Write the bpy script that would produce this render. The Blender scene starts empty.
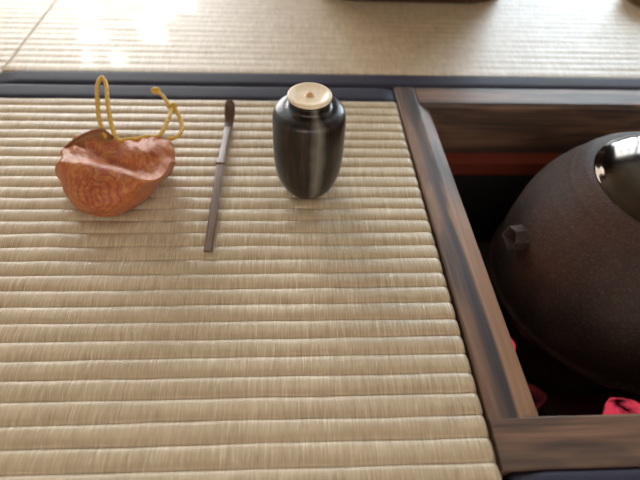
import bpy, bmesh, math, random
from mathutils import Vector, noise, Matrix
PI = math.pi
scn = bpy.context.scene
col = scn.collection
random.seed(4)

# ---------------------------------------------------------------- helpers
def new_obj(name, bm, mat=None, parent=None, smooth=True, recalc=True):
    if recalc:
        bmesh.ops.recalc_face_normals(bm, faces=bm.faces)
    me = bpy.data.meshes.new(name)
    bm.to_mesh(me); bm.free()
    if smooth:
        for p in me.polygons: p.use_smooth = True
    o = bpy.data.objects.new(name, me)
    if mat: me.materials.append(mat)
    col.objects.link(o)
    if parent: o.parent = parent
    return o

def tag(o, label=None, cat=None, group=None, kind=None):
    if label: o['label'] = label
    if cat: o['category'] = cat
    if group: o['group'] = group
    if kind: o['kind'] = kind
    return o

def empty(name, loc, label=None, cat=None, group=None):
    o = bpy.data.objects.new(name, None); o.location = loc
    o.empty_display_size = .02
    col.objects.link(o)
    return tag(o, label, cat, group)

def box(bm, a, b, bevel=0):
    r = bmesh.ops.create_cube(bm, size=1)
    vs = r['verts']
    for v in vs:
        v.co = Vector(((a[0]+b[0])/2+v.co.x*(b[0]-a[0]), (a[1]+b[1])/2+v.co.y*(b[1]-a[1]), (a[2]+b[2])/2+v.co.z*(b[2]-a[2])))
    if bevel:
        es = list({e for v in vs for e in v.link_edges})
        bmesh.ops.bevel(bm, geom=es, offset=bevel, segments=2, affect='EDGES', profile=.6)
    return vs

def lathe(prof, seg=96, cx=0, cy=0, wob=None):
    """prof: (r,z) from top centre to bottom centre"""
    bm = bmesh.new(); rings = []
    for r, z in prof:
        if r < 1e-6: rings.append([bm.verts.new((cx, cy, z))]); continue
        ring = []
        for i in range(seg):
            a = 2*PI*i/seg
            k = 1+(wob(a, z) if wob else 0)
            ring.append(bm.verts.new((cx+r*k*math.cos(a), cy+r*k*math.sin(a), z)))
        rings.append(ring)
    for A, B in zip(rings, rings[1:]):
        for i in range(seg):
            j = (i+1) % seg
            if len(A) == 1 and len(B) == 1: continue
            if len(A) == 1: bm.faces.new((A[0], B[i], B[j]))
            elif len(B) == 1: bm.faces.new((A[i], B[0], A[j]))
            else: bm.faces.new((A[i], B[i], B[j], A[j]))
    return bm

def cr(pts, n, closed=False):
    """Catmull-Rom resample of a list of tuples"""
    P = [Vector(p) for p in pts]; m = len(P)
    out = []
    segs = m if closed else m-1
    for k in range(n if closed else n+1):
        t = k/n*segs; i = min(int(t), segs-1); u = t-i
        if closed: a, b, c, d = P[(i-1) % m], P[i % m], P[(i+1) % m], P[(i+2) % m]
        else:
            b, c = P[i], P[i+1]
            a = P[i-1] if i > 0 else b*2-c
            d = P[i+2] if i+2 < m else c*2-b
        out.append(.5*((2*b)+(c-a)*u+(2*a-5*b+4*c-d)*u*u+(3*b-a-3*c+d)*u**3))
    return out

def smooth_prof(pts, n):
    return [(v.x, v.y) for v in cr([(a, b, 0) for a, b in pts], n)]

def tube(bm, path, rad, seg=10, closed=False):
    n = len(path); rings = []
    up = Vector((0.13, .21, 1)).normalized()
    for i, p in enumerate(path):
        a = path[i-1] if (i > 0 or closed) else p
        b = path[(i+1) % n] if (i < n-1 or closed) else p
        t = (b-a).normalized()
        s = t.cross(up).normalized(); u = s.cross(t)
        up = u
        r = rad(i/(n-1)) if callable(rad) else rad
        rings.append([bm.verts.new(p+r*(math.cos(2*PI*k/seg)*s+math.sin(2*PI*k/seg)*u)) for k in range(seg)])
    for i in range(n if closed else n-1):
        A, B = rings[i], rings[(i+1) % n]
        for k in range(seg):
            bm.faces.new((A[k], A[(k+1) % seg], B[(k+1) % seg], B[k]))
    if not closed:
        bm.faces.new(rings[0][::-1]); bm.faces.new(rings[-1])

# ---------------------------------------------------------------- materials
def srgb(r, g, b):
    f = lambda c: (c/255/12.92 if c/255 <= .04045 else ((c/255+.055)/1.055)**2.4)
    return (f(r), f(g), f(b), 1)

class N:
    def __init__(s, name):
        s.m = bpy.data.materials.new(name); s.m.use_nodes = True
        s.t = s.m.node_tree; s.b = s.t.nodes['Principled BSDF']
        s.tc = s.n('ShaderNodeTexCoord')
    def n(s, kind, **kw):
        x = s.t.nodes.new(kind)
        for k, v in kw.items():
            if hasattr(x, k) and k not in x.inputs: setattr(x, k, v)
            else: x.inputs[k].default_value = v
        return x
    def l(s, a, b): s.t.links.new(a, b)
    def mapping(s, scale, rot=(0, 0, 0), loc=(0, 0, 0)):
        m = s.n('ShaderNodeMapping'); m.inputs['Scale'].default_value = scale
        m.inputs['Rotation'].default_value = rot; m.inputs['Location'].default_value = loc
        s.l(s.tc.outputs['Object'], m.inputs['Vector']); return m.outputs[0]
    def noise(s, scale, detail=3, vec=None, rough=.5, dist=0):
        x = s.n('ShaderNodeTexNoise'); x.inputs['Scale'].default_value = scale
        x.inputs['Detail'].default_value = detail; x.inputs['Roughness'].default_value = rough
        x.inputs['Distortion'].default_value = dist
        s.l(vec if vec else s.tc.outputs['Object'], x.inputs['Vector']); return x.outputs['Fac']
    def ramp(s, fac, stops):
        x = s.n('ShaderNodeValToRGB'); e = x.color_ramp.elements
        e[0].position, e[0].color = stops[0]; e[1].position, e[1].color = stops[-1]
        for p, c in stops[1:-1]:
            q = e.new(p); q.color = c
        s.l(fac, x.inputs[0]); return x.outputs[0]
    def mix(s, fac, a, b, mode='MIX'):
        x = s.n('ShaderNodeMix', data_type='RGBA'); x.blend_type = mode
        for v, i in ((fac, 0), (a, 6), (b, 7)):
            if hasattr(v, 'links'): s.l(v, x.inputs[i])
            else: x.inputs[i].default_value = v
        return x.outputs[2]
    def math(s, op, a, b=0.0):
        x = s.n('ShaderNodeMath'); x.operation = op
        for v, i in ((a, 0), (b, 1)):
            if hasattr(v, 'links'): s.l(v, x.inputs[i])
            else: x.inputs[i].default_value = v
        return x.outputs[0]
    def bump(s, h, dist, strength=1.0, normal=None):
        x = s.n('ShaderNodeBump'); x.inputs['Distance'].default_value = dist
        x.inputs['Strength'].default_value = strength
        s.l(h, x.inputs['Height'])
        if normal: s.l(normal, x.inputs['Normal'])
        return x.outputs[0]
    def out(s, color=None, rough=None, normal=None, metal=None, spec=None, coat=None, sheen=None):
        for v, k in ((color, 'Base Color'), (rough, 'Roughness'), (normal, 'Normal'), (metal, 'Metallic'),
                     (spec, 'Specular IOR Level'), (coat, 'Coat Weight'), (sheen, 'Sheen Weight')):
            if v is None: continue
            if hasattr(v, 'links'): s.l(v, s.b.inputs[k])
            else: s.b.inputs[k].default_value = v
        return s.m

def m_tatami():
    k = N('woven_rush')
    fine = k.noise(1, 3, k.mapping((1150, 48, 48)), .75)
    mid = k.noise(1, 2, k.mapping((230, 22, 22), loc=(3, 1, 0)), .5)
    wide = k.noise(1, 2, k.mapping((34, 70, 5)), .5)
    patch = k.noise(3.5, 2)
    c = k.ramp(fine, [(.33, srgb(140, 116, 88)), (.45, srgb(184, 161, 131)), (.56, srgb(202, 181, 150)), (.68, srgb(255, 242, 220))])
    c = k.mix(k.math('MULTIPLY', mid, .5), c, k.ramp(mid, [(.3, srgb(158, 134, 106)), (.7, srgb(232, 211, 178))]))
    c = k.mix(.28, c, k.ramp(wide, [(.3, srgb(170, 147, 119)), (.7, srgb(212, 192, 163))]))
    c = k.mix(k.ramp(patch, [(.4, (0, 0, 0, 1)), (.7, (.18, .18, .18, 1))]), c, srgb(182, 172, 138))
    h = k.math('ADD', fine, k.math('MULTIPLY', mid, .6))
    k.b.inputs['Sheen Roughness'].default_value = .35
    return k.out(c, .42, k.bump(h, .0006, .6), spec=.75)
M_TATAMI = m_tatami()

def m_cloth(name, a, rough, spec):
    k = N(name)
    w = k.noise(1, 2, k.mapping((900, 900, 900)))
    c = k.mix(w, a, tuple(x*1.6 for x in a[:3])+(1,))
    return k.out(c, rough, k.bump(w, .0003, .4), spec=spec)
M_HERI = m_cloth('dark_border_cloth', srgb(36, 35, 50), .65, .3)

def m_wood(name, axis, darker=1.0):
    k = N(name)
    sc = (3.2, 42, 42) if axis == 'x' else (42, 3.2, 42)
    v = k.mapping(sc, rot=(0, 0, .05))
    big = k.noise(1, 3, k.mapping((5, 44, 30) if axis == 'x' else (40, 5.5, 30), rot=(0, 0, .13 if axis == 'y' else -.06)), .5, .9)
    fine = k.noise(1.0, 5, k.mapping((14, 330, 330) if axis == 'x' else (330, 14, 330)), .6)
    med = k.noise(1.0, 4, v, .55, .4)
    c = k.ramp(big, [(.34, srgb(28, 28, 36)), (.43, srgb(48, 42, 46)), (.49, srgb(100, 76, 64)), (.58, srgb(138, 104, 84)), (.66, srgb(112, 82, 68)), (.72, srgb(60, 50, 50))])
    c = k.mix(.25, c, k.ramp(med, [(.35, srgb(64, 50, 46)), (.65, srgb(142, 110, 88))]))
    c = k.mix(.22, c, k.ramp(fine, [(.3, srgb(40, 32, 30)), (.7, srgb(160, 126, 102))]))
    if axis == 'y':      # light on the rail's inner arris, painted in as a tan band
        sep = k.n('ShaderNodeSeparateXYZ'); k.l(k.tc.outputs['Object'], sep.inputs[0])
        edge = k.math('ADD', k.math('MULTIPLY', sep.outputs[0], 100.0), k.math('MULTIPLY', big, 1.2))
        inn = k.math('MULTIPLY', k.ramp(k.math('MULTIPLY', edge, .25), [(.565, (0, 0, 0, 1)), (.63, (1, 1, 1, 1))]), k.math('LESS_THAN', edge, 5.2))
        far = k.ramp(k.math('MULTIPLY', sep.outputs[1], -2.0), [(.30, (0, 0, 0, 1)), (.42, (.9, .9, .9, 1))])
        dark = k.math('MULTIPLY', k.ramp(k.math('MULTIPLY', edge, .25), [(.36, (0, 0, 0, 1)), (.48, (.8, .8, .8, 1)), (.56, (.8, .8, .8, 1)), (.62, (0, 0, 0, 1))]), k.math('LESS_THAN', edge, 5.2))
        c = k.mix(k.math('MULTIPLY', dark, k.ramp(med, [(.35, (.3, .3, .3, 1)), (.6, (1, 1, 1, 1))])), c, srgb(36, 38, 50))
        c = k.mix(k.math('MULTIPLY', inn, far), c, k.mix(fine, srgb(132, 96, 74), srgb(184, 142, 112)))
    return k.out(c, .5, k.bump(fine, .0003, .5), spec=.4)
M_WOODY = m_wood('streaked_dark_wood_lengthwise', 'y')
M_WOODX = m_wood('streaked_dark_wood_crosswise', 'x')

def m_plain(name, c, rough=.6, metal=0, spec=.5, n=30, var=.2, bd=.0005, bs=.3):
    k = N(name)
    f = k.noise(n, 4)
    c2 = tuple(max(0, x*(1-var)) for x in c[:3])+(1,)
    c3 = tuple(min(1, x*(1+var)) for x in c[:3])+(1,)
    return k.out(k.mix(f, c2, c3), rough, k.bump(f, bd, bs), metal=metal, spec=spec)

def m_iron():
    k = N('cast_iron_skin')
    pit = k.noise(420, 3, None, .6)
    big = k.noise(22, 4, None, .6)
    red = k.noise(9, 3, None, .5)
    c = k.ramp(big, [(.3, srgb(46, 37, 34)), (.7, srgb(68, 55, 50))])
    c = k.mix(k.ramp(red, [(.48, (0, 0, 0, 1)), (.7, (.6, .6, .6, 1))]), c, srgb(88, 54, 43))
    c = k.mix(k.ramp(pit, [(.5, (0, 0, 0, 1)), (.72, (.5, .5, .5, 1))]), c, srgb(98, 80, 72))
    return k.out(c, .6, k.bump(pit, .0010, .5, k.bump(big, .0015, .35)), metal=.05, spec=.22)
M_IRON = m_iron()

def m_bronze():
    k = N('polished_bronze')
    f = k.noise(30, 4, None, .6)
    c = k.ramp(f, [(.3, srgb(60, 56, 54)), (.7, srgb(92, 80, 68))])
    return k.out(c, k.ramp(f, [(.3, (.07, .07, .07, 1)), (.7, (.14, .14, .14, 1))]), None, metal=1)
M_BRONZE = m_bronze()

def m_glaze():
    k = N('dark_running_glaze')
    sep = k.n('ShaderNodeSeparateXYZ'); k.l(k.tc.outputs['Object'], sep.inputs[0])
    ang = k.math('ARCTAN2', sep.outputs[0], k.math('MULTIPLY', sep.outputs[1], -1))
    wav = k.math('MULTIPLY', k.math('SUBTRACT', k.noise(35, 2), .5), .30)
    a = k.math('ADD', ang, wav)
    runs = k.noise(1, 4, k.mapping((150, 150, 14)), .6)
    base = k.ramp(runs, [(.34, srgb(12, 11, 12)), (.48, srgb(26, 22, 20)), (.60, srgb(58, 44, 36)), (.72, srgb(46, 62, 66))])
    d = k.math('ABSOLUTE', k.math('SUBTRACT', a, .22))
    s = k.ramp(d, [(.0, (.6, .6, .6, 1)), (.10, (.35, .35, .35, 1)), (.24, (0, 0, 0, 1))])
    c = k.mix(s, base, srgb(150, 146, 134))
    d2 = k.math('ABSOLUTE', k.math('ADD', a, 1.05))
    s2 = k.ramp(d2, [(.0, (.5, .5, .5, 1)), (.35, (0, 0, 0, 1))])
    c = k.mix(s2, c, srgb(70, 96, 108))  # bluish sky gleam on the left side, painted into the glaze colour
    nb = k.noise(130, 2)
    return k.out(c, .28, k.bump(nb, .0006, .35), spec=.5, coat=0.0)
M_GLAZE = m_glaze()

def m_ivory():
    k = N('old_ivory')
    sep = k.n('ShaderNodeSeparateXYZ'); k.l(k.tc.outputs['Object'], sep.inputs[0])
    r = k.math('SQRT', k.math('ADD', k.math('POWER', sep.outputs[0], 2.0), k.math('POWER', sep.outputs[1], 2.0)))
    f = k.noise(120, 3)
    c = k.ramp(f, [(.3, srgb(238, 214, 182)), (.7, srgb(252, 236, 210))])
    knob = k.ramp(k.math('MULTIPLY', r, 100.0), [(.30, (1, 1, 1, 1)), (.46, (0, 0, 0, 1))])
    c = k.mix(knob, c, srgb(206, 160, 112))
    return k.out(c, .35, None, spec=.5)
M_IVORY = m_ivory()

def m_brocade():
    k = N('terracotta_brocade')
    # woven ground with gold roundels and scrolls
    dis = k.n('ShaderNodeVectorMath'); dis.operation = 'ADD'
    nz = k.n('ShaderNodeTexNoise'); nz.inputs['Scale'].default_value = 60
    k.l(k.tc.outputs['Object'], nz.inputs['Vector'])
    sc = k.n('ShaderNodeVectorMath'); sc.operation = 'SCALE'; sc.inputs['Scale'].default_value = .012
    k.l(nz.outputs['Color'], sc.inputs[0])
    k.l(k.tc.outputs['Object'], dis.inputs[0]); k.l(sc.outputs[0], dis.inputs[1])
    vo = k.n('ShaderNodeTexVoronoi'); vo.inputs['Scale'].default_value = 34
    k.l(dis.outputs[0], vo.inputs['Vector'])
    rings = k.math('SINE', k.math('MULTIPLY', vo.outputs['Distance'], 42.0))
    nn = k.noise(170, 3, dis.outputs[0], .6, 1.0)
    g = k.math('ADD', k.math('MULTIPLY', rings, .09), nn)
    gold = k.ramp(g, [(.47, (0, 0, 0, 1)), (.60, (.45, .45, .45, 1))])
    shade = k.noise(40, 3)
    base = k.ramp(shade, [(.3, srgb(158, 76, 46)), (.7, srgb(192, 108, 66))])
    c = k.mix(gold, base, srgb(200, 146, 78))
    # a large woven roundel on the rounded front of the bag
    sep = k.n('ShaderNodeSeparateXYZ'); k.l(dis.outputs[0], sep.inputs[0])
    dx = k.math('ADD', sep.outputs[0], -.004); dz = k.math('MULTIPLY', k.math('ADD', sep.outputs[2], -.031), 1.15)
    dd = k.math('SQRT', k.math('ADD', k.math('MULTIPLY', dx, dx), k.math('MULTIPLY', dz, dz)))
    rl = k.math('GREATER_THAN', k.math('SINE', k.math('MULTIPLY', dd, 1250.0)), .35)
    rl = k.math('MULTIPLY', rl, k.math('LESS_THAN', dd, .0175))
    rl = k.math('MULTIPLY', rl, k.math('LESS_THAN', sep.outputs[1], -.012))
    c = k.mix(k.math('MULTIPLY', rl, .5), c, srgb(130, 52, 40))
    thread = k.noise(1, 1, k.mapping((1500, 500, 1500)))
    hb = k.math('ADD', gold, thread)
    return k.out(c, .45, k.bump(hb, .0004, .5), spec=.35, sheen=.08)
M_BROCADE = m_brocade()
M_LINING = m_plain('brown_silk_lining', srgb(140, 92, 52), .5, n=200)

def m_cord():
    k = N('twisted_gold_cord')
    w = k.n('ShaderNodeTexWave'); w.inputs['Scale'].default_value = 340; w.inputs['Distortion'].default_value = 1.5
    m = k.mapping((1, 1, 1), rot=(.5, .7, .3)); k.l(m, w.inputs['Vector'])
    c = k.ramp(w.outputs['Fac'], [(.2, srgb(190, 140, 34)), (.8, srgb(240, 198, 84))])
    return k.out(c, .5, k.bump(w.outputs['Fac'], .0004, .6), sheen=.3)
M_CORD = m_cord()

def m_bamboo(name, a, b, rough=.38):
    k = N(name)
    f = k.noise(1, 4, k.mapping((900, 25, 300)), .6)
    return k.out(k.ramp(f, [(.3, a), (.7, b)]), rough, k.bump(f, .0002, .4), spec=.6)
M_BAMBOO = m_bamboo('smoked_bamboo', srgb(88, 66, 56), srgb(136, 108, 92))
M_BOWL = m_bamboo('dark_bamboo_tip', srgb(58, 36, 24), srgb(96, 62, 42), .45)

def m_ember(name, strength, colr):
    k = N(name)
    f = k.noise(45, 4, None, .6, .4)
    mask = k.ramp(f, [(.36, (0, 0, 0, 1)), (.56, (1, 1, 1, 1))])
    k.out(k.mix(mask, srgb(22, 20, 22), srgb(90, 30, 34)), .9)
    k.l(k.mix(mask, (0, 0, 0, 1), colr), k.b.inputs['Emission Color'])
    k.b.inputs['Emission Strength'].default_value = strength
    return k.m
M_GLOW = m_ember('glowing_ember', .9, (1.0, .075, .13, 1))
M_GLOWDIM = m_ember('dying_ember', .05, (1.0, .10, .16, 1))
M_CHAR = m_plain('charcoal', srgb(24, 22, 24), .8, n=60, var=.5, bd=.002)
M_ASH = m_plain('grey_ash', srgb(74, 72, 72), .95, n=80, bd=.002, bs=.6)
M_CLAY = m_plain('red_clay_rim', srgb(128, 54, 38), .65, n=40)
M_SOOT = m_plain('sooty_pit_wall', srgb(34, 28, 26), .9, n=20)
M_PLASTER = m_plain('warm_sand_plaster', srgb(172, 162, 148), .9, n=8, var=.06)
M_DARKWALL = m_plain('brown_plaster', srgb(74, 58, 46), .9, n=8, var=.1)
M_CEIL = m_plain('cedar_board_ceiling', srgb(150, 138, 122), .7, n=12)
M_POST = m_plain('cedar_post', srgb(92, 66, 48), .6, n=12)
M_FLOOR = m_plain('sub_floor_boards', srgb(150, 130, 100), .7, n=10)
M_TRAY = m_plain('dark_brown_stained_wood', srgb(70, 44, 24), .4, n=25)
M_BOWLW = m_plain('golden_brown_turned_wood', srgb(104, 72, 36), .4, n=25)

# ---------------------------------------------------------------- tatami mats
PITCH = .0144
SEAM0 = -.1992
TS = (0, .022, .05, .09, .15, .25, .38, .5, .62, .75, .85, .91, .95, .978)
def reed_surface(x0, x1, y0, y1, dx, sub, parent, wav=.0005, edges=(False, True), skew=0):
    """ribbed rush top as one solid sheet, ribs run along x"""
    n0 = math.floor((y0-SEAM0)/PITCH); n1 = math.ceil((y1-SEAM0)/PITCH)
    ys = []
    for n in range(n0, n1):
        for tt in (TS if sub > 8 else [q/sub for q in range(sub)]):
            y = SEAM0+(n+tt)*PITCH
            if y0 < y < y1: ys.append((y, tt, n))
    ys = [(y0, ((y0-SEAM0)/PITCH) % 1, n0)]+ys+[(y1, ((y1-SEAM0)/PITCH) % 1, n1-1)]
    nx = max(2, int((x1-x0)/dx)); xs = [x0+(x1-x0)*i/nx for i in range(nx+1)]
    for e in (.0008, .002, .0035, .0055):       # finer columns at the turned-down edges
        if edges[1]: xs.append(x1-e)
        if edges[0]: xs.append(x0+e)
    xs = sorted(xs)
    bm = bmesh.new(); G = []
    for y, t, n in ys:
        row = []
        for x in xs:
            w = noise.noise(Vector((x*9, n*.7 if t < .5 else (n+1)*.7 if t > .5 else n*.7, 1.3)))*wav
            dep = .0016+.0006*noise.noise(Vector((x*30, n*3.1, 5)))
            q = abs(2*t-1)
            z = -dep*(1.05*q**2.7+.30*max(0, (q-.80)/.20)**1.3) if sub > 8 else -dep*.42*q**2.2
            z += .00035*noise.noise(Vector((x*16, y*60, 9)))
            f = 1
            if edges[1]:
                d = (x1-x)/.006
                if d < 1: z -= (.0045 if sub > 8 else .0014)*(1-math.sqrt(max(0, 1-(1-d)**2)))
            if edges[0]:
                d = (x-x0)/.006
                if d < 1: z -= (.0045 if sub > 8 else .0014)*(1-math.sqrt(max(0, 1-(1-d)**2)))
            sg = 0
            if edges[1] and x1-x < .0001: sg = .0006*noise.noise(Vector((n*5.1, 2, 2)))
            yy = y if y in (y0, y1) else y+w
            if skew: sg += max(0, -y-.10)*skew*max(0, 1-(x1-x)/.2)
            row.append(bm.verts.new((x+sg, yy, z)))
        G.append(row)
    for A, B in zip(G, G[1:]):
        for i in range(len(xs)-1):
            bm.faces.new((A[i], A[i+1], B[i+1], B[i]))
    # sides and underside
    zb = -.03
    rim = [G[0][i] for i in range(len(xs))]+[r[-1] for r in G[1:]]+[G[-1][i] for i in range(len(xs)-2, -1, -1)]+[r[0] for r in G[-2:0:-1]]
    low = [bm.verts.new((v.co.x, v.co.y, zb)) for v in rim]
    m = len(rim)
    for i in range(m):
        j = (i+1) % m
        bm.faces.new((rim[j], rim[i], low[i], low[j]))
    bm.faces.new(low[::-1])
    return new_obj('rush_cover', bm, M_TATAMI, parent, recalc=False)

def border(x0, x1, y0, y1, parent, h=.0016, mat=None):
    """cloth edging, slightly puffed across its width"""
    bm = bmesh.new(); G = []
    ny = 12; nx = 60
    for j in range(ny+1):
        v = j/ny; row = []
        for i in range(nx+1):
            x = x0+(x1-x0)*i/nx
            z = h*(1-abs(2*v-1)**4)-.0012*(abs(2*v-1)**10)+.0003*noise.noise(Vector((x*20, v*2, 3)))
            e = min(i, nx-i)/nx*(x1-x0)/.004
            if e < 1: z -= .003*(1-e)
            row.append(bm.verts.new((x, y0+(y1-y0)*v, z)))
        G.append(row)
    for A, B in zip(G, G[1:]):
        for i in range(nx): bm.faces.new((A[i], A[i+1], B[i+1], B[i]))
    rim = G[0]+[r[-1] for r in G[1:]]+G[-1][-2::-1]+[r[0] for r in G[-2:0:-1]]
    low = [bm.verts.new((v.co.x, v.co.y, -.03)) for v in rim]
    m = len(rim)
    for i in range(m): bm.faces.new((rim[(i+1) % m], rim[i], low[i], low[(i+1) % m]))
    bm.faces.new(low[::-1])
    return new_obj('cloth_border', bm, mat or M_HERI, parent, recalc=False)

def mat_thing(label, loc=(0, 0, 0)):
    return empty('tatami_mat', loc, label, 'tatami mat')

g = 'tatami mats of the tea room floor'
t = mat_thing('large ribbed straw tatami mat in the foreground under the bag, scoop and caddy')
reed_surface(-1.0, -.0012, -.78, -.0300, .0045, 12, t, .0006, (False, True), .0155)
border(-1.0, -.0012, -.0300, -.0006, t)
t = mat_thing('pale tatami mat across the top, behind the dark cloth borders and the hearth')
reed_surface(-.4565, 1.2, .0295, .92, .02, 6, t, .0003, (True, False))
border(-.4565, 1.2, .0006, .0290, t)
t = mat_thing('bright tatami mat in the top left corner, left of the slanting seam')
reed_surface(-1.35, -.4568, .022, .92, .02, 6, t, .0003, (False, True))
border(-1.35, -.4578, .0006, .0215, t)
t = mat_thing('tatami mat below the hearth frame, only its dark border seen at the bottom right')
reed_surface(.0130, 1.2, -.78, -.4565, .01, 6, t, .0003, (True, False))
border(.0095, 1.2, -.4560, -.4215, t)
bm_right = mat_thing('tatami mat right of the hearth frame, outside the picture')
reed_surface(.4265, 1.2, -.4255, -.0005, .02, 6, bm_right, .0003, (True, False))

# ---------------------------------------------------------------- hearth
S = .424
W = .036
def hearth_bar(name, along, a0, a1, out, inn, flat=.021, drop=.0062):
    """profile: flat top, bevel toward the opening, tall inner face"""
    bm = bmesh.new()
    s = 1 if inn > out else -1
    prof = [(out, -.067), (out, -.0010), (out+s*.0010, .0005), (out+s*flat, .0005), (out+s*(flat+.0012), .0002), (inn-s*.0008, -drop), (inn, -drop-.001), (inn, -.067)]
    rings = []
    K = 24
    for i in range(K+1):
        a = a0+(a1-a0)*i/K
        rings.append([bm.verts.new((a, q, z) if along == 'x' else (q, a, z)) for q, z in prof])
    m = len(prof)
    for A, B in zip(rings, rings[1:]):
        for i in range(m): bm.faces.new((A[i], A[(i+1) % m], B[(i+1) % m], B[i]))
    bm.faces.new(rings[0]); bm.faces.new(rings[-1][::-1])
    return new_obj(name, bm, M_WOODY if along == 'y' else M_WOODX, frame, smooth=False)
frame = empty('hearth_kerb', (0, 0, 0), 'dark streaked wooden square frame set around the sunken hearth and kettle', 'hearth kerb')
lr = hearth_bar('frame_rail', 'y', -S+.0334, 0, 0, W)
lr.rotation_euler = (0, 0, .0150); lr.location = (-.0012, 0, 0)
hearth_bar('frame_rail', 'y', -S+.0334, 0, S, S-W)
hearth_bar('frame_rail', 'x', .0235, S-.0235, 0, -W, .031, .003)
nr = hearth_bar('frame_rail', 'x', .0045, S, -S+.0030, -S+W, .0300, .003)

# the hearth box below the frame
box_root = empty('hearth_box', (.212, -.212, -.40), 'red clay lined square hearth box sunk below the wooden frame', 'hearth box')
def ring_box(name, o, i, z0, z1, mat, parent):
    bm = bmesh.new(); L = []
    cx = cy = 0
    for h, z in ((o, z0), (o, z1), (i, z1), (i, z0)):
        L.append([bm.verts.new((sx*h, sy*h, z)) for sx, sy in ((-1, -1), (1, -1), (1, 1), (-1, 1))])
    for k in range(4):
        A, B = L[k], L[(k+1) % 4]
        for q in range(4): bm.faces.new((A[q], A[(q+1) % 4], B[(q+1) % 4], B[q]))
    return new_obj(name, bm, mat, parent, smooth=False)
ring_box('clay_rim', .2115, .157, .3140, .3325, M_CLAY, box_root)
ring_box('box_wall', .2115, .1585, .0105, .3139, M_SOOT, box_root)
bm = bmesh.new(); box(bm, (-.2115, -.2115, 0), (.2115, .2115, .0104)); new_obj('box_base', bm, M_SOOT, box_root, smooth=False)

# ash bed
bm = bmesh.new(); n = 40; G = []
for j in range(n+1):
    G.append([bm.verts.new((.212+(-.158+.316*i/n), -.212+(-.158+.316*j/n), -.222+.006*noise.noise(Vector((i*.22, j*.22, 0)))+.02*max(0, (math.hypot(i-n/2, j-n/2)/(n/2)-.7)))) for i in range(n+1)])
for A, B in zip(G, G[1:]):
    for i in range(n): bm.faces.new((A[i], A[i+1], B[i+1], B[i]))
rim = G[0]+[r[-1] for r in G[1:]]+G[-1][-2::-1]+[r[0] for r in G[-2:0:-1]]
low = [bm.verts.new((v.co.x, v.co.y, -.3894)) for v in rim]; m = len(rim)
for i in range(m): bm.faces.new((rim[(i+1) % m], rim[i], low[i], low[(i+1) % m]))
bm.faces.new(low[::-1])
tag(new_obj('ash_bed', bm, M_ASH, recalc=False), 'bed of grey ash at the bottom of the hearth box', 'ash', kind='stuff')

# iron trivet
tv = empty('kettle_trivet', (.212, -.212, -.21), 'black iron three-legged trivet standing in the ash under the kettle', 'trivet')
bm = bmesh.new(); tube(bm, [Vector((.085*math.cos(a), .085*math.sin(a), .012)) for a in [2*PI*i/48 for i in range(48)]], .005, 8, True)
new_obj('ring', bm, M_SOOT, tv)
for k in range(3):
    a = PI/6+k*2*PI/3+.5
    bm = bmesh.new()
    tube(bm, cr([(.088*math.cos(a), .088*math.sin(a), -.008), (.088*math.cos(a), .088*math.sin(a), .02), (.086*math.cos(a), .086*math.sin(a), .040), (.072*math.cos(a), .072*math.sin(a), .0405)], 16), .0045, 8)
    new_obj('leg', bm, M_SOOT, tv)

# kettle
KX, KY = .212, -.212
kt = empty('iron_kettle', (KX, KY, -.165), 'large dark brown cast iron kettle sitting in the sunken hearth', 'kettle')
zb = -.165
outer = smooth_prof([(.0680, .0345), (.0715, .0362), (.0790, .0350), (.0840, .0315)], 8)
sh = smooth_prof([(.0840, .0315), (.0925, .0200), (.1015, .0070), (.1085, -.0060), (.1140, -.0220), (.1172, -.040), (.1195, -.060), (.1207, -.080), (.1212, -.094)], 72)
def ridge(r, z):
    k = 0
    for rr, h, w in ((.0885, .0006, .0010), (.1000, .0004, .0009)):
        k += h*math.exp(-((r-rr)/w)**2)
    return k
sh = [(r+ridge(r, z)*.75, z+ridge(r, z)*.65) for r, z in sh]
lowp = [(.1225, -.0960), (.1243, -.0982), (.1243, -.1002), (.1212, -.1030)]+smooth_prof([(.1180, -.108), (.1080, -.126), (.0900, -.146), (.0640, -.160), (.0300, -.165), (0, -.1652)], 24)
prof = [(0, .030), (.066, .030), (.068, .036)]+outer+sh[1:]+lowp
prof = [(r, z-zb) for r, z in prof]
bm = lathe(prof, 160, wob=lambda a, z: .0025*noise.noise(Vector((math.cos(a)*2, math.sin(a)*2, z*14))))
new_obj('kettle_body', bm, M_IRON, kt)
# lugs
def lug(ang):
    """hooded bracket with a hollow face, local +x is outward"""
    bm = bmesh.new()
    k = .86
    face = [(-.0125, -.0095), (.0125, -.0095), (.0130, .0030), (0, .0078), (-.0130, .0030)]
    def loop(x, sc, dz=0): return [bm.verts.new((x+(.0030*(z/.008))*-1, y*sc*k, z*sc*k+dz)) for y, z in face]
    Ls = [loop(-.016, 1.12, .0045), loop(.004, 1.05, .0012), loop(.0125, 1.0), loop(.0122, .80, -.0004), loop(.0025, .66, -.0008)]
    for A, B in zip(Ls, Ls[1:]):
        for i in range(5): bm.faces.new((A[i], A[(i+1) % 5], B[(i+1) % 5], B[i]))
    bm.faces.new(Ls[0][::-1]); bm.faces.new(Ls[-1])
    r_ = bmesh.ops.create_icosphere(bm, subdivisions=2, radius=.0021)
    for v in r_['verts']: v.co += Vector((.0055, 0, -.002))
    o = new_obj('kettle_lug', bm, M_IRON, kt, smooth=False)
    R = .1150
    o.location = (R*math.cos(ang), R*math.sin(ang), -.030-zb)
    o.rotation_euler = (0, 0, ang)
    bv = o.modifiers.new('b', 'BEVEL'); bv.width = .0006; bv.segments = 2
lug(PI-.03); lug(-.03)
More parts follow.
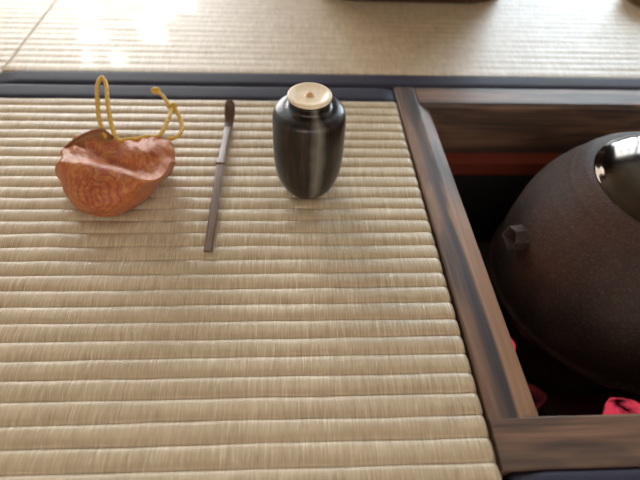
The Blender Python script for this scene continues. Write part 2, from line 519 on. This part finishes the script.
# lid
prof = smooth_prof([(.0800, 0), (.0805, 0.0012)], 2)
lidp = [(0, .0170)]+smooth_prof([(.006, .0170), (.030, .0163), (.050, .0140), (.064, .0105), (.0715, .0070), (.0750, .0044)], 30)+[(.0768, .0030), (.0780, .0020), (.0784, .0012), (.0782, .0008), (.0762, .0014), (.0740, .0010), (.071, .0008), (0, .0008)]
bm = lathe([(r*.935, z*.95+.0350-zb) for r, z in lidp], 128)
ld = new_obj('kettle_lid', bm, M_BRONZE, kt); tag(ld, 'polished dark bronze lid')
kn = smooth_prof([(.0001, .020), (.006, .0195), (.0098, .0165), (.0105, .012), (.0078, .007), (.0048, .004), (.0055, .0005)], 24)
bm = lathe([(0, .0200)]+kn+[(0, .0003)], 40); 
for v in bm.verts: v.co.z += .0508-zb
new_obj('knob', bm, M_BRONZE, ld)

# charcoal
def coal(x, y, z, L, r, rot, mat, label, nm='charcoal_piece'):
    prof = [(0, L/2), (r*.55, L/2*.99), (r*.9, L/2*.9), (r, L/2*.6), (r*1.02, 0), (r, -L/2*.6), (r*.92, -L/2*.9), (r*.5, -L/2*.99), (0, -L/2)]
    bm = lathe(smooth_prof(prof, 24)[0:1]+[(max(a, .0002), b) for a, b in smooth_prof(prof, 24)[1:-1]]+[(0, -L/2)], 28)
    sd = random.random()*50
    for v in bm.verts:
        v.co += v.co.normalized()*(.22*r)*noise.noise(v.co*55+Vector((sd, 0, 0)))+Vector((1, 1, 0))*.06*r*noise.noise(v.co*160)
    o = new_obj(nm, bm, mat, smooth=True)
    o.location = (x, y, z); o.rotation_euler = rot
    return tag(o, label, 'charcoal', 'charcoal pieces around the kettle')
coal(.203, -.335, -.152, .040, .016, (1.2, .3, .9), M_GLOW, 'brightly glowing pink charcoal at the bottom right of the hearth opening', 'glowing_charcoal')
coal(.0975, -.258, -.152, .030, .0095, (.3, .5, .2), M_GLOW, 'small glowing red charcoal peeking past the left frame rail', 'glowing_charcoal')
coal(.118, -.300, -.172, .040, .011, (1.3, .2, .7), M_GLOWDIM, 'faintly glowing dying charcoal near the lower left corner of the hearth', 'glowing_charcoal')
for i, (x, y, z, L, r, rot) in enumerate([
    (.150, -.340, -.176, .055, .016, (1.5, .1, 1.3)), (.255, -.330, -.176, .05, .018, (1.4, .1, 1.8)),
    (.090, -.335, -.180, .045, .015, (1.5, .4, .4))]):
    coal(x, y, z, L, r, rot, M_CHAR, ['dark unlit charcoal between the two glowing pieces at the front of the hearth', 'dark charcoal under the front of the kettle at the right edge',
        'dark charcoal in the near left corner of the hearth box'][i])

# ---------------------------------------------------------------- tea caddy
JX, JY = -.1057, -.169
jar = empty('tea_caddy', (JX, JY, 0.0003), 'small dark glazed ceramic tea caddy with a round ivory lid on the tatami', 'tea caddy')
jp = [(0, .0775), (.0135, .0778), (.0150, .0800)]+smooth_prof([(.0160, .0812), (.0172, .0806), (.0166, .0785), (.0164, .0765), (.0180, .0750), (.0225, .0744), (.0266, .0728), (.0289, .0690), (.0295, .0610), (.0296, .0480), (.0296, .036), (.0290, .0250), (.0272, .0150), (.0238, .0065), (.0206, .0015), (.0195, 0)], 70)+[(0, .0004)]
jp = [(q*(1.02 if z < .075 else 1.0), z*1.105) for q, z in jp]
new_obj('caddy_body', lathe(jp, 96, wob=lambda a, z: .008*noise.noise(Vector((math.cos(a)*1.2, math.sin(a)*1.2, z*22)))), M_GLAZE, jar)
lp = [(0, .0048), (.0012, .0047), (.0022, .0042), (.0028, .0032), (.0034, .0025)]+smooth_prof([(.0045, .0022), (.0085, .0020), (.0125, .0026), (.0155, .0036), (.0172, .0038), (.0184, .0030), (.0186, .0016), (.0180, .0004)], 26)+[(.0150, 0), (0, 0)]
ld = new_obj('lid', lathe([(r, z) for r, z in [(a*.95, b) for a, b in lp]], 80), M_IVORY, jar); ld.location = (0, 0, .0902)
tag(ld, 'cream ivory lid with a tiny brown knob')

# ---------------------------------------------------------------- tea scoop
sc_root = empty('tea_scoop', (-.1867, -.16, 0), 'long slender brown bamboo tea scoop lying between the bag and the caddy', 'tea scoop')
def strip(name, pts, mat, cup=0, n=30, inflate=1):
    """pts: (x,y,z,width,thickness) swept along y; cup lowers the middle"""
    bm = bmesh.new(); P = []
    m = len(pts)
    for k in range(n+1):
        t = k/n*(m-1); i = min(int(t), m-2); u = t-i
        a, b = pts[max(i-1, 0)], pts[i]; c, d = pts[i+1], pts[min(i+2, m-1)]
        P.append([.5*(2*b[q]+(c[q]-a[q])*u+(2*a[q]-5*b[q]+4*c[q]-d[q])*u*u+(3*b[q]-a[q]-3*c[q]+d[q])*u**3) for q in range(5)])
    rings = []
    for k, (x, y, z, w, th) in enumerate(P):
        a, b = P[max(k-1, 0)], P[min(k+1, n)]
        T = Vector((b[0]-a[0], b[1]-a[1], b[2]-a[2])).normalized()
        s = T.cross(Vector((0, 0, 1))).normalized(); u = s.cross(T)
        c = Vector((x, y, z)); sec = []
        cp = cup*(k/n) if cup else 0
        prof = [(-.5, -.5), (-.25, -.5), (.25, -.5), (.5, -.5), (.5, .2), (.42, .5), (.2, .5), (0, .5), (-.2, .5), (-.42, .5), (-.5, .2)]
        for px, pz in prof:
            rings_z = pz*th+cp*(abs(px)*2)**2
            sec.append(bm.verts.new(c+s*px*w+u*rings_z-Vector((-.1875, -.16, 0))))
        rings.append(sec)
    for A, B in zip(rings, rings[1:]):
        for i in range(len(A)): bm.faces.new((A[i], A[(i+1) % len(A)], B[(i+1) % len(A)], B[i]))
    bm.faces.new(rings[0][::-1]); bm.faces.new(rings[-1])
    return new_obj(name, bm, mat, sc_root)
strip('handle', [(-.1886, -.2508, .0016, .0066, .0026), (-.1884, -.2400, .0020, .0066, .0026), (-.1882, -.2024, .0042, .0070, .0026), (-.1878, -.1700, .0062, .0074, .0025), (-.1876, -.1500, .0068, .0078, .0026)], M_BAMBOO)
strip('node', [(-.1876, -.1500, .0069, .0080, .0028), (-.1876, -.1482, .0074, .0088, .0036), (-.1876, -.1466, .0072, .0080, .0028)], M_BAMBOO, n=8)
strip('shaft', [(-.1874, -.1466, .0068, .0076, .0026), (-.1872, -.1250, .0052, .0072, .0024), (-.1870, -.1100, .0042, .0070, .0022), (-.1862, -.0860, .0034, .0078, .0020)], M_BAMBOO)
tip = strip('scoop_tip', [(-.1862, -.0860, .0034, .0078, .0020), (-.1860, -.0780, .0046, .0090, .0018), (-.1858, -.0700, .0080, .0102, .0017), (-.1855, -.0645, .0125, .0104, .0016), (-.1852, -.0612, .0165, .0092, .0015), (-.1850, -.0600, .0190, .0050, .0014)], M_BOWL, cup=.0012)
tag(tip, 'dark brown upturned tip')

# ---------------------------------------------------------------- brocade bag
bag = empty('brocade_bag', (-.275, -.178, 0), 'orange brown brocade drawstring bag with gold pattern lying on the left', 'bag')
BO = Vector((-.275, -.178, 0))
rows = [
 (.0012, [(-.3200, -.1700), (-.3085, -.1890), (-.2936, -.2010), (-.2774, -.2060), (-.2593, -.1985), (-.2470, -.1820), (-.2385, -.1640)]),
 (.0060, [(-.3260, -.1705), (-.3110, -.1960), (-.2940, -.2090), (-.2768, -.2140), (-.2580, -.2060), (-.2430, -.1880), (-.2330, -.1650)]),
 (.0180, [(-.3240, -.1748), (-.3081, -.1990), (-.2905, -.2125), (-.2733, -.2175), (-.2543, -.2100), (-.2371, -.1920), (-.2271, -.1690)]),
 (.0300, [(-.3180, -.1790), (-.3040, -.1935), (-.2885, -.2030), (-.2725, -.2090), (-.2520, -.2090), (-.2320, -.1990), (-.2220, -.1760)]),
 (.0365, [(-.3115, -.1815), (-.3006, -.1852), (-.2869, -.1877), (-.2711, -.1927), (-.2496, -.2016), (-.2296, -.2045), (-.2213, -.1828)]),
 (.0338, [(-.3130, -.1710), (-.3010, -.1760), (-.2870, -.1790), (-.2715, -.1830), (-.2520, -.1900), (-.2340, -.1910), (-.2245, -.1750)]),
 (.0230, [(-.3180, -.1600, .031), (-.3035, -.1645, .0325), (-.2879, -.1700, .0310), (-.2736, -.1730, .0285), (-.2564, -.1800, .0320), (-.2394, -.1820, .0350), (-.2266, -.1681, .032)]),
 (.0305, [(-.3142, -.1520, .031), (-.3002, -.1562, .0345), (-.2883, -.1580, .0330), (-.2752, -.1603, .030), (-.2572, -.1663, .037), (-.2398, -.1654, .039), (-.2257, -.1577, .034)]),
 (.0320, [(-.3127, -.1395), (-.3023, -.1424), (-.2910, -.1423), (-.2775, -.1446), (-.2614, -.1455), (-.2451, -.1384), (-.2309, -.1462)]),
 (.0230, [(-.3140, -.1340), (-.3020, -.1360), (-.2910, -.1360), (-.2775, -.1380), (-.2614, -.1385), (-.2451, -.1330), (-.2299, -.1420)]),
 (.0080, [(-.3130, -.1390), (-.3020, -.1370), (-.2910, -.1360), (-.2775, -.1375), (-.2614, -.1380), (-.2451, -.1360), (-.2330, -.1460)]),
 (.0012, [(-.3100, -.1470), (-.3000, -.1420), (-.2900, -.1410), (-.2775, -.1420), (-.2620, -.1425), (-.2480, -.1420), (-.2390, -.1500)]),
]
cols = []
NU, NV = 96, 120
rc = [cr([(p[0], p[1], p[2] if len(p) > 2 else z) for p in pts], NU) for z, pts in rows]
bm = bmesh.new(); G = []
for i in range(NU+1):
    ringpts = cr([tuple(rc[j][i]) for j in range(len(rows))], NV, True)
    cen = sum(ringpts, Vector())/NV
    u = i/NU
    G.append((ringpts, cen))
def crease(p, i, j):
    d = Vector((0, 0, 0))
    q = p*1.0
    a = .0016*noise.noise(Vector((q.x*70, q.y*45, q.z*60)))
    b = .0009*noise.noise(Vector((q.x*190+q.y*120, q.y*60, q.z*150)))
    top = max(0, min(1, (q.z-.018)/.01))
    # radiating pleats toward the mouth
    mouth = max(0, min(1, (q.y+.178)/.03))*top
    c = .0008*math.sin(q.x*520+q.y*160+4*noise.noise(q*60))*mouth
    # a long diagonal fold on the top
    dl = (q.x+.285)*.55+(q.y+.165)*.83
    f = .0035*math.exp(-(dl/.0045)**2)*top*max(0, min(1, (-.178+.045-q.y)/.02))*max(0, min(1, (q.y+.197)/.012))
    return Vector((0, 0, a+b+c-f))
rings = []
ends = 7
def put(ringpts, cen, k, off):
    out = []
    for j, p in enumerate(ringpts):
        q = cen+(p-cen)*k+Vector((off, 0, 0))
        nrm = (p-cen).normalized()
        q = q+nrm*(.0010*noise.noise(p*85))*k+crease(q, 0, j)*k
        q.z = max(q.z, .0008)
        out.append(bm.verts.new(q-BO))
    rings.append(out)
for e in range(ends):      # rounded left end
    th = (e+.6)/ends*PI/2
    put(G[0][0], G[0][1], math.sin(th), -.0050*math.cos(th))
for rp, cen in G: put(rp, cen, 1, 0)
for e in range(ends-1, -1, -1):
    th = (e+.6)/ends*PI/2
    put(G[-1][0], G[-1][1], math.sin(th), .0050*math.cos(th))
for A, B in zip(rings, rings[1:]):
    for j in range(NV): bm.faces.new((A[j], A[(j+1) % NV], B[(j+1) % NV], B[j]))
bm.faces.new(rings[0][::-1]); bm.faces.new(rings[-1])
bmesh.ops.smooth_vert(bm, verts=bm.verts, factor=.5, use_axis_x=True, use_axis_y=True, use_axis_z=True)
new_obj('bag_body', bm, M_BROCADE, bag)
# turned-up flap of the mouth, brown lining seen inside
U = cr([(-.3185, -.1590, .031), (-.3121, -.1500, .034), (-.3003, -.1443, .0385), (-.2905, -.1412, .0400), (-.2845, -.1414, .0380), (-.2792, -.1461, .0345)], 30)
L = cr([(-.3180, -.1600, .026), (-.3100, -.1560, .0275), (-.3010, -.1540, .0290), (-.2915, -.1500, .0300), (-.2850, -.1480, .0305), (-.2792, -.1475, .0310)], 30)
bm = bmesh.new(); G2 = []
for k in range(9):
    v = k/8
    G2.append([bm.verts.new(l.lerp(u, v)+Vector((0, .0035*math.sin(PI*v), .0004*math.sin(9*v)))-BO) for l, u in zip(L, U)])
for A, B in zip(G2, G2[1:]):
    for i in range(30): bm.faces.new((A[i], A[i+1], B[i+1], B[i]))
fl = new_obj('mouth_flap', bm, M_LINING, bag)
sl = fl.modifiers.new('s', 'SOLIDIFY'); sl.thickness = .0014; sl.offset = 0
tag(fl, 'brown lined flap of the bag mouth')
# cords
loopL = [(-0.2834, -0.1481, 0.028), (-0.2874, -0.1402, 0.035), (-0.2916, -0.1304, 0.044), (-0.2941, -0.1159, 0.053), (-0.2956, -0.1026, 0.059), (-0.2936, -0.0931, 0.062), (-0.2883, -0.1007, 0.06), (-0.2846, -0.1173, 0.054), (-0.2814, -0.1318, 0.045), (-0.2781, -0.1415, 0.036), (-0.2727, -0.1478, 0.031)]
mouth = [(-0.2700, -0.1475, 0.0325), (-0.2650, -0.1470, 0.0335), (-0.258, -0.1465, 0.0335), (-0.249, -0.1430, 0.0335), (-0.2414, -0.1420, 0.0325)]
loopR = [(-0.2373, -0.1368, 0.034), (-0.2342, -0.121, 0.036), (-0.2341, -0.1048, 0.036), (-0.2335, -0.0998, 0.036), (-0.2289, -0.105, 0.034), (-0.2239, -0.1168, 0.031), (-0.2219, -0.1266, 0.029), (-0.2256, -0.1373, 0.029), (-0.2338, -0.1419, 0.029)]
bm = bmesh.new()
tube(bm, [p-BO for p in cr(loopL+mouth+loopR, 200)], .0019, 10)
cord = new_obj('drawstring', bm, M_CORD, bag)
tag(cord, 'golden yellow twisted cord in two standing loops')
bm = bmesh.new()
tube(bm, [p-BO for p in cr([(-0.2335, -0.0998, 0.036), (-0.238, -0.0962, 0.038), (-0.2438, -0.0874, 0.04), (-0.2493, -0.0821, 0.041)], 24)], .0017, 10)
K1 = [Vector((-.2338, -.1005, .0365))+Vector((.0030*math.cos(a)+.0006*math.sin(2*a), .0022*math.sin(2*a), .0026*math.sin(a))) for a in [2*PI*i/40 for i in range(40)]]
tube(bm, [p-BO for p in K1], .0016, 8, True)
new_obj('cord_tail', bm, M_CORD, cord)
bm = bmesh.new()
bmesh.ops.create_icosphere(bm, subdivisions=4, radius=.0036)
for v in bm.verts:
    v.co *= 1+.12*noise.noise(v.co*500)
    v.co.x *= 1.35
    v.co = v.co+Vector((-.2516, -.0795, .041))-BO
new_obj('end_knot', bm, M_CORD, cord)

# ---------------------------------------------------------------- things at the top edge
bm = bmesh.new()
def rrect(w, h, r, z, n=10):
    out = []
    for cx, cy, a0 in ((w/2-r, h/2-r, 0), (-w/2+r, h/2-r, PI/2), (-w/2+r, -h/2+r, PI), (w/2-r, -h/2+r, 1.5*PI)):
        for k in range(n+1):
            a = a0+PI/2*k/n
            out.append((cx+r*math.cos(a), cy+r*math.sin(a), z))
    return out
tray = empty('wooden_chest', (.062, .374, .0003), 'dark brown wooden chest whose rounded lower front just shows at the top centre edge', 'chest')
secs = [(.300, .270, .075, 0), (.312, .282, .080, .004), (.316, .286, .082, .145), (.312, .282, .080, .151), (.300, .270, .07, .152), (.296, .266, .07, .149)]
R = [[bm.verts.new(p) for p in rrect(*s)] for s in secs]
for A, B in zip(R, R[1:]):
    for i in range(len(A)): bm.faces.new((A[i], A[(i+1) % len(A)], B[(i+1) % len(A)], B[i]))
bm.faces.new(R[0][::-1]); bm.faces.new(R[-1])
new_obj('chest_body', bm, M_TRAY, tray)
bw = empty('wooden_dish', (.459, .262, .0003), 'golden brown round wooden dish cut off by the top right corner', 'dish')
bp = [(0, .012)]+smooth_prof([(.020, .0125), (.040, .022), (.052, .045), (.0545, .060), (.0565, .0605), (.0575, .059), (.056, .040), (.053, .015), (.050, .004), (.049, 0)], 40)+[(0, .001)]
new_obj('dish_body', lathe([(a, b*.42) for a, b in bp], 64), M_BOWLW, bw)

# ---------------------------------------------------------------- room
X0, X1, Y0, Y1, H = -2.6, 3.0, -2.4, 2.6, 2.25
def struct(name, bm, mat): return tag(new_obj(name, bm, mat, smooth=False), kind='structure')
bm = bmesh.new()
for a, b in (((X0, Y0, -.05), (0, Y1, -.0302)), ((.424, Y0, -.05), (X1, Y1, -.0302)), ((0, Y0, -.05), (.424, -.424, -.0302)), ((0, 0, -.05), (.424, Y1, -.0302))):
    box(bm, a, b)
struct('floor', bm, M_FLOOR)
bm = bmesh.new(); box(bm, (X0, Y0, H), (X1, Y1, H+.05)); struct('ceiling', bm, M_CEIL)
bm = bmesh.new(); box(bm, (X0-.08, Y0, -.05), (X0, Y1, H)); struct('wall_left', bm, M_PLASTER)
bm = bmesh.new(); box(bm, (X1, Y0, -.05), (X1+.08, Y1, H)); struct('wall_right', bm, M_PLASTER)
bm = bmesh.new()
FW = (-2.2, 2.2, .5, 2.0)
box(bm, (X0, Y0-.08, -.05), (FW[0], Y0, H)); box(bm, (FW[1], Y0-.08, -.05), (X1, Y0, H))
box(bm, (FW[0], Y0-.08, -.05), (FW[1], Y0, FW[2])); box(bm, (FW[0], Y0-.08, FW[3]), (FW[1], Y0, H)); struct('wall_front', bm, M_PLASTER)
bm = bmesh.new()
for i in range(5):
    x = FW[0]+.02+(FW[1]-FW[0]-.04)*i/4; box(bm, (x-.02, Y0-.05, FW[2]), (x+.02, Y0-.02, FW[3]))
wf = struct('window_3', bm, M_POST)
bm = bmesh.new(); box(bm, (FW[0]+.01, Y0-.056, FW[2]+.01), (FW[1]-.01, Y0-.054, FW[3]-.01))
q = N('fill_light_paper'); q.out((.9, .88, .82, 1), .9)
q.b.inputs['Emission Color'].default_value = (1, .88, .80, 1); q.b.inputs['Emission Strength'].default_value = 2.1
new_obj('paper_pane', bm, q.m, wf, smooth=False)
# front wall, behind the viewer; its warm paper window is added as fill light
WIN = [(-2.35, -.50, .25, 1.95), (1.05, 2.75, .25, 1.95)]
bm = bmesh.new()
for a, b in (((X0, -.05), (WIN[0][0], H)), ((WIN[0][1], -.05), (WIN[1][0], H)), ((WIN[1][1], -.05), (X1, H))):
    box(bm, (a[0], Y1, a[1]), (b[0], Y1+.08, b[1]))
for w in WIN:
    box(bm, (w[0], Y1, -.05), (w[1], Y1+.08, w[2])); box(bm, (w[0], Y1, w[3]), (w[1], Y1+.08, H))
struct('wall_back', bm, M_DARKWALL)
SUN = Vector((-1.0, 2.5, 1.25)).normalized()
FLECKS = [(-.290, .108, .013), (-.365, .105, .012), (-.384, .066, .013), (-.393, .044, .012), (-.381, .096, .014),
          (-.419, .139, .012), (-.345, .085, .012), (-.318, .152, .014), (-.308, .20, .012), (-.282, .221, .013), (-.40, .19, .012)]
sd = bpy.data.lights.new('Sun', 'SUN'); sd.energy = 9.0; sd.angle = math.radians(.3); sd.color = (1, .97, .93)
so = bpy.data.objects.new('Sun', sd); col.objects.link(so); so.rotation_euler = SUN.to_track_quat('Z', 'Y').to_euler()
LUM = [18.0, 22.0]
TINT = [(.97, 1.0, 1.0, 1), (.76, .90, 1.0, 1)]
for k, w in enumerate(WIN):
    bm = bmesh.new()
    box(bm, (w[0], Y1+.01, w[2]), (w[1], Y1+.05, w[2]+.04)); box(bm, (w[0], Y1+.01, w[3]-.04), (w[1], Y1+.05, w[3]))
    nx = 6
    for i in range(nx+1):
        x = w[0]+(w[1]-w[0])*i/nx; hw = .02 if i in (0, nx, nx//2) else .005
        x = min(max(x, w[0]+hw), w[1]-hw)
        box(bm, (x-hw, Y1+.015, w[2]+.04), (x+hw, Y1+.045, w[3]-.04))
    for j in range(1, 5):
        z = w[2]+(w[3]-w[2])*j/5
        box(bm, (w[0]+.02, Y1+.02, z-.005), (w[1]-.02, Y1+.04, z+.005))
    wf = struct('window_%d' % (k+1), bm, M_POST)
    # paper; holes are added to the left pane to cast the sun flecks
    bm = bmesh.new(); cw = .0125
    ux, uz = int((w[1]-w[0])/cw), int((w[3]-w[2])/cw)
    vs = {}
    def vv(i, j):
        if (i, j) not in vs: vs[i, j] = bm.verts.new((w[0]+(w[1]-w[0])*i/ux, Y1+.052, w[2]+(w[3]-w[2])*j/uz))
        return vs[i, j]
    if k == 0:
        fleck_holes = []
        for fx, fy, fr in FLECKS:
            tt = (Y1+.052-fy)/SUN.y
            fleck_holes.append((fx+SUN.x*tt, SUN.z*tt, fr))
        for i in range(ux):
            for j in range(uz):
                x = w[0]+(w[1]-w[0])*(i+.5)/ux; z = w[2]+(w[3]-w[2])*(j+.5)/uz
                if any(math.hypot(x-tx, z-tz) < tr for tx, tz, tr in fleck_holes): continue
                bm.faces.new((vv(i, j), vv(i+1, j), vv(i+1, j+1), vv(i, j+1)))
    else: bm.faces.new((vv(0, 0), vv(ux, 0), vv(ux, uz), vv(0, uz)))
    q = N('daylit_shoji_paper'); q.out((.9, .9, .88, 1), .9)
    q.b.inputs['Emission Color'].default_value = TINT[k]; q.b.inputs['Emission Strength'].default_value = LUM[k]
    new_obj('paper_pane', bm, q.m, wf, smooth=False)

# ---------------------------------------------------------------- world, camera, view
wd = bpy.data.worlds.new('World'); scn.world = wd; wd.use_nodes = True
wd.node_tree.nodes['Background'].inputs[0].default_value = (.8, .9, 1, 1)
wd.node_tree.nodes['Background'].inputs[1].default_value = 1
cd = bpy.data.cameras.new('Camera'); cam = bpy.data.objects.new('Camera', cd); col.objects.link(cam)
cam.location = (-.1182, -.5034, .299); cam.rotation_euler = (.7266, -.036, -.0391)
cd.sensor_width = 36; cd.lens = 481/640*36; cd.clip_start = .01
cd.dof.use_dof = True; cd.dof.focus_distance = .37; cd.dof.aperture_fstop = 4.5
scn.camera = cam
scn.view_settings.view_transform = 'Standard'; scn.view_settings.look = 'None'
scn.view_settings.gamma = 1; scn.view_settings.use_curve_mapping = False
scn.view_settings.exposure = -0.58
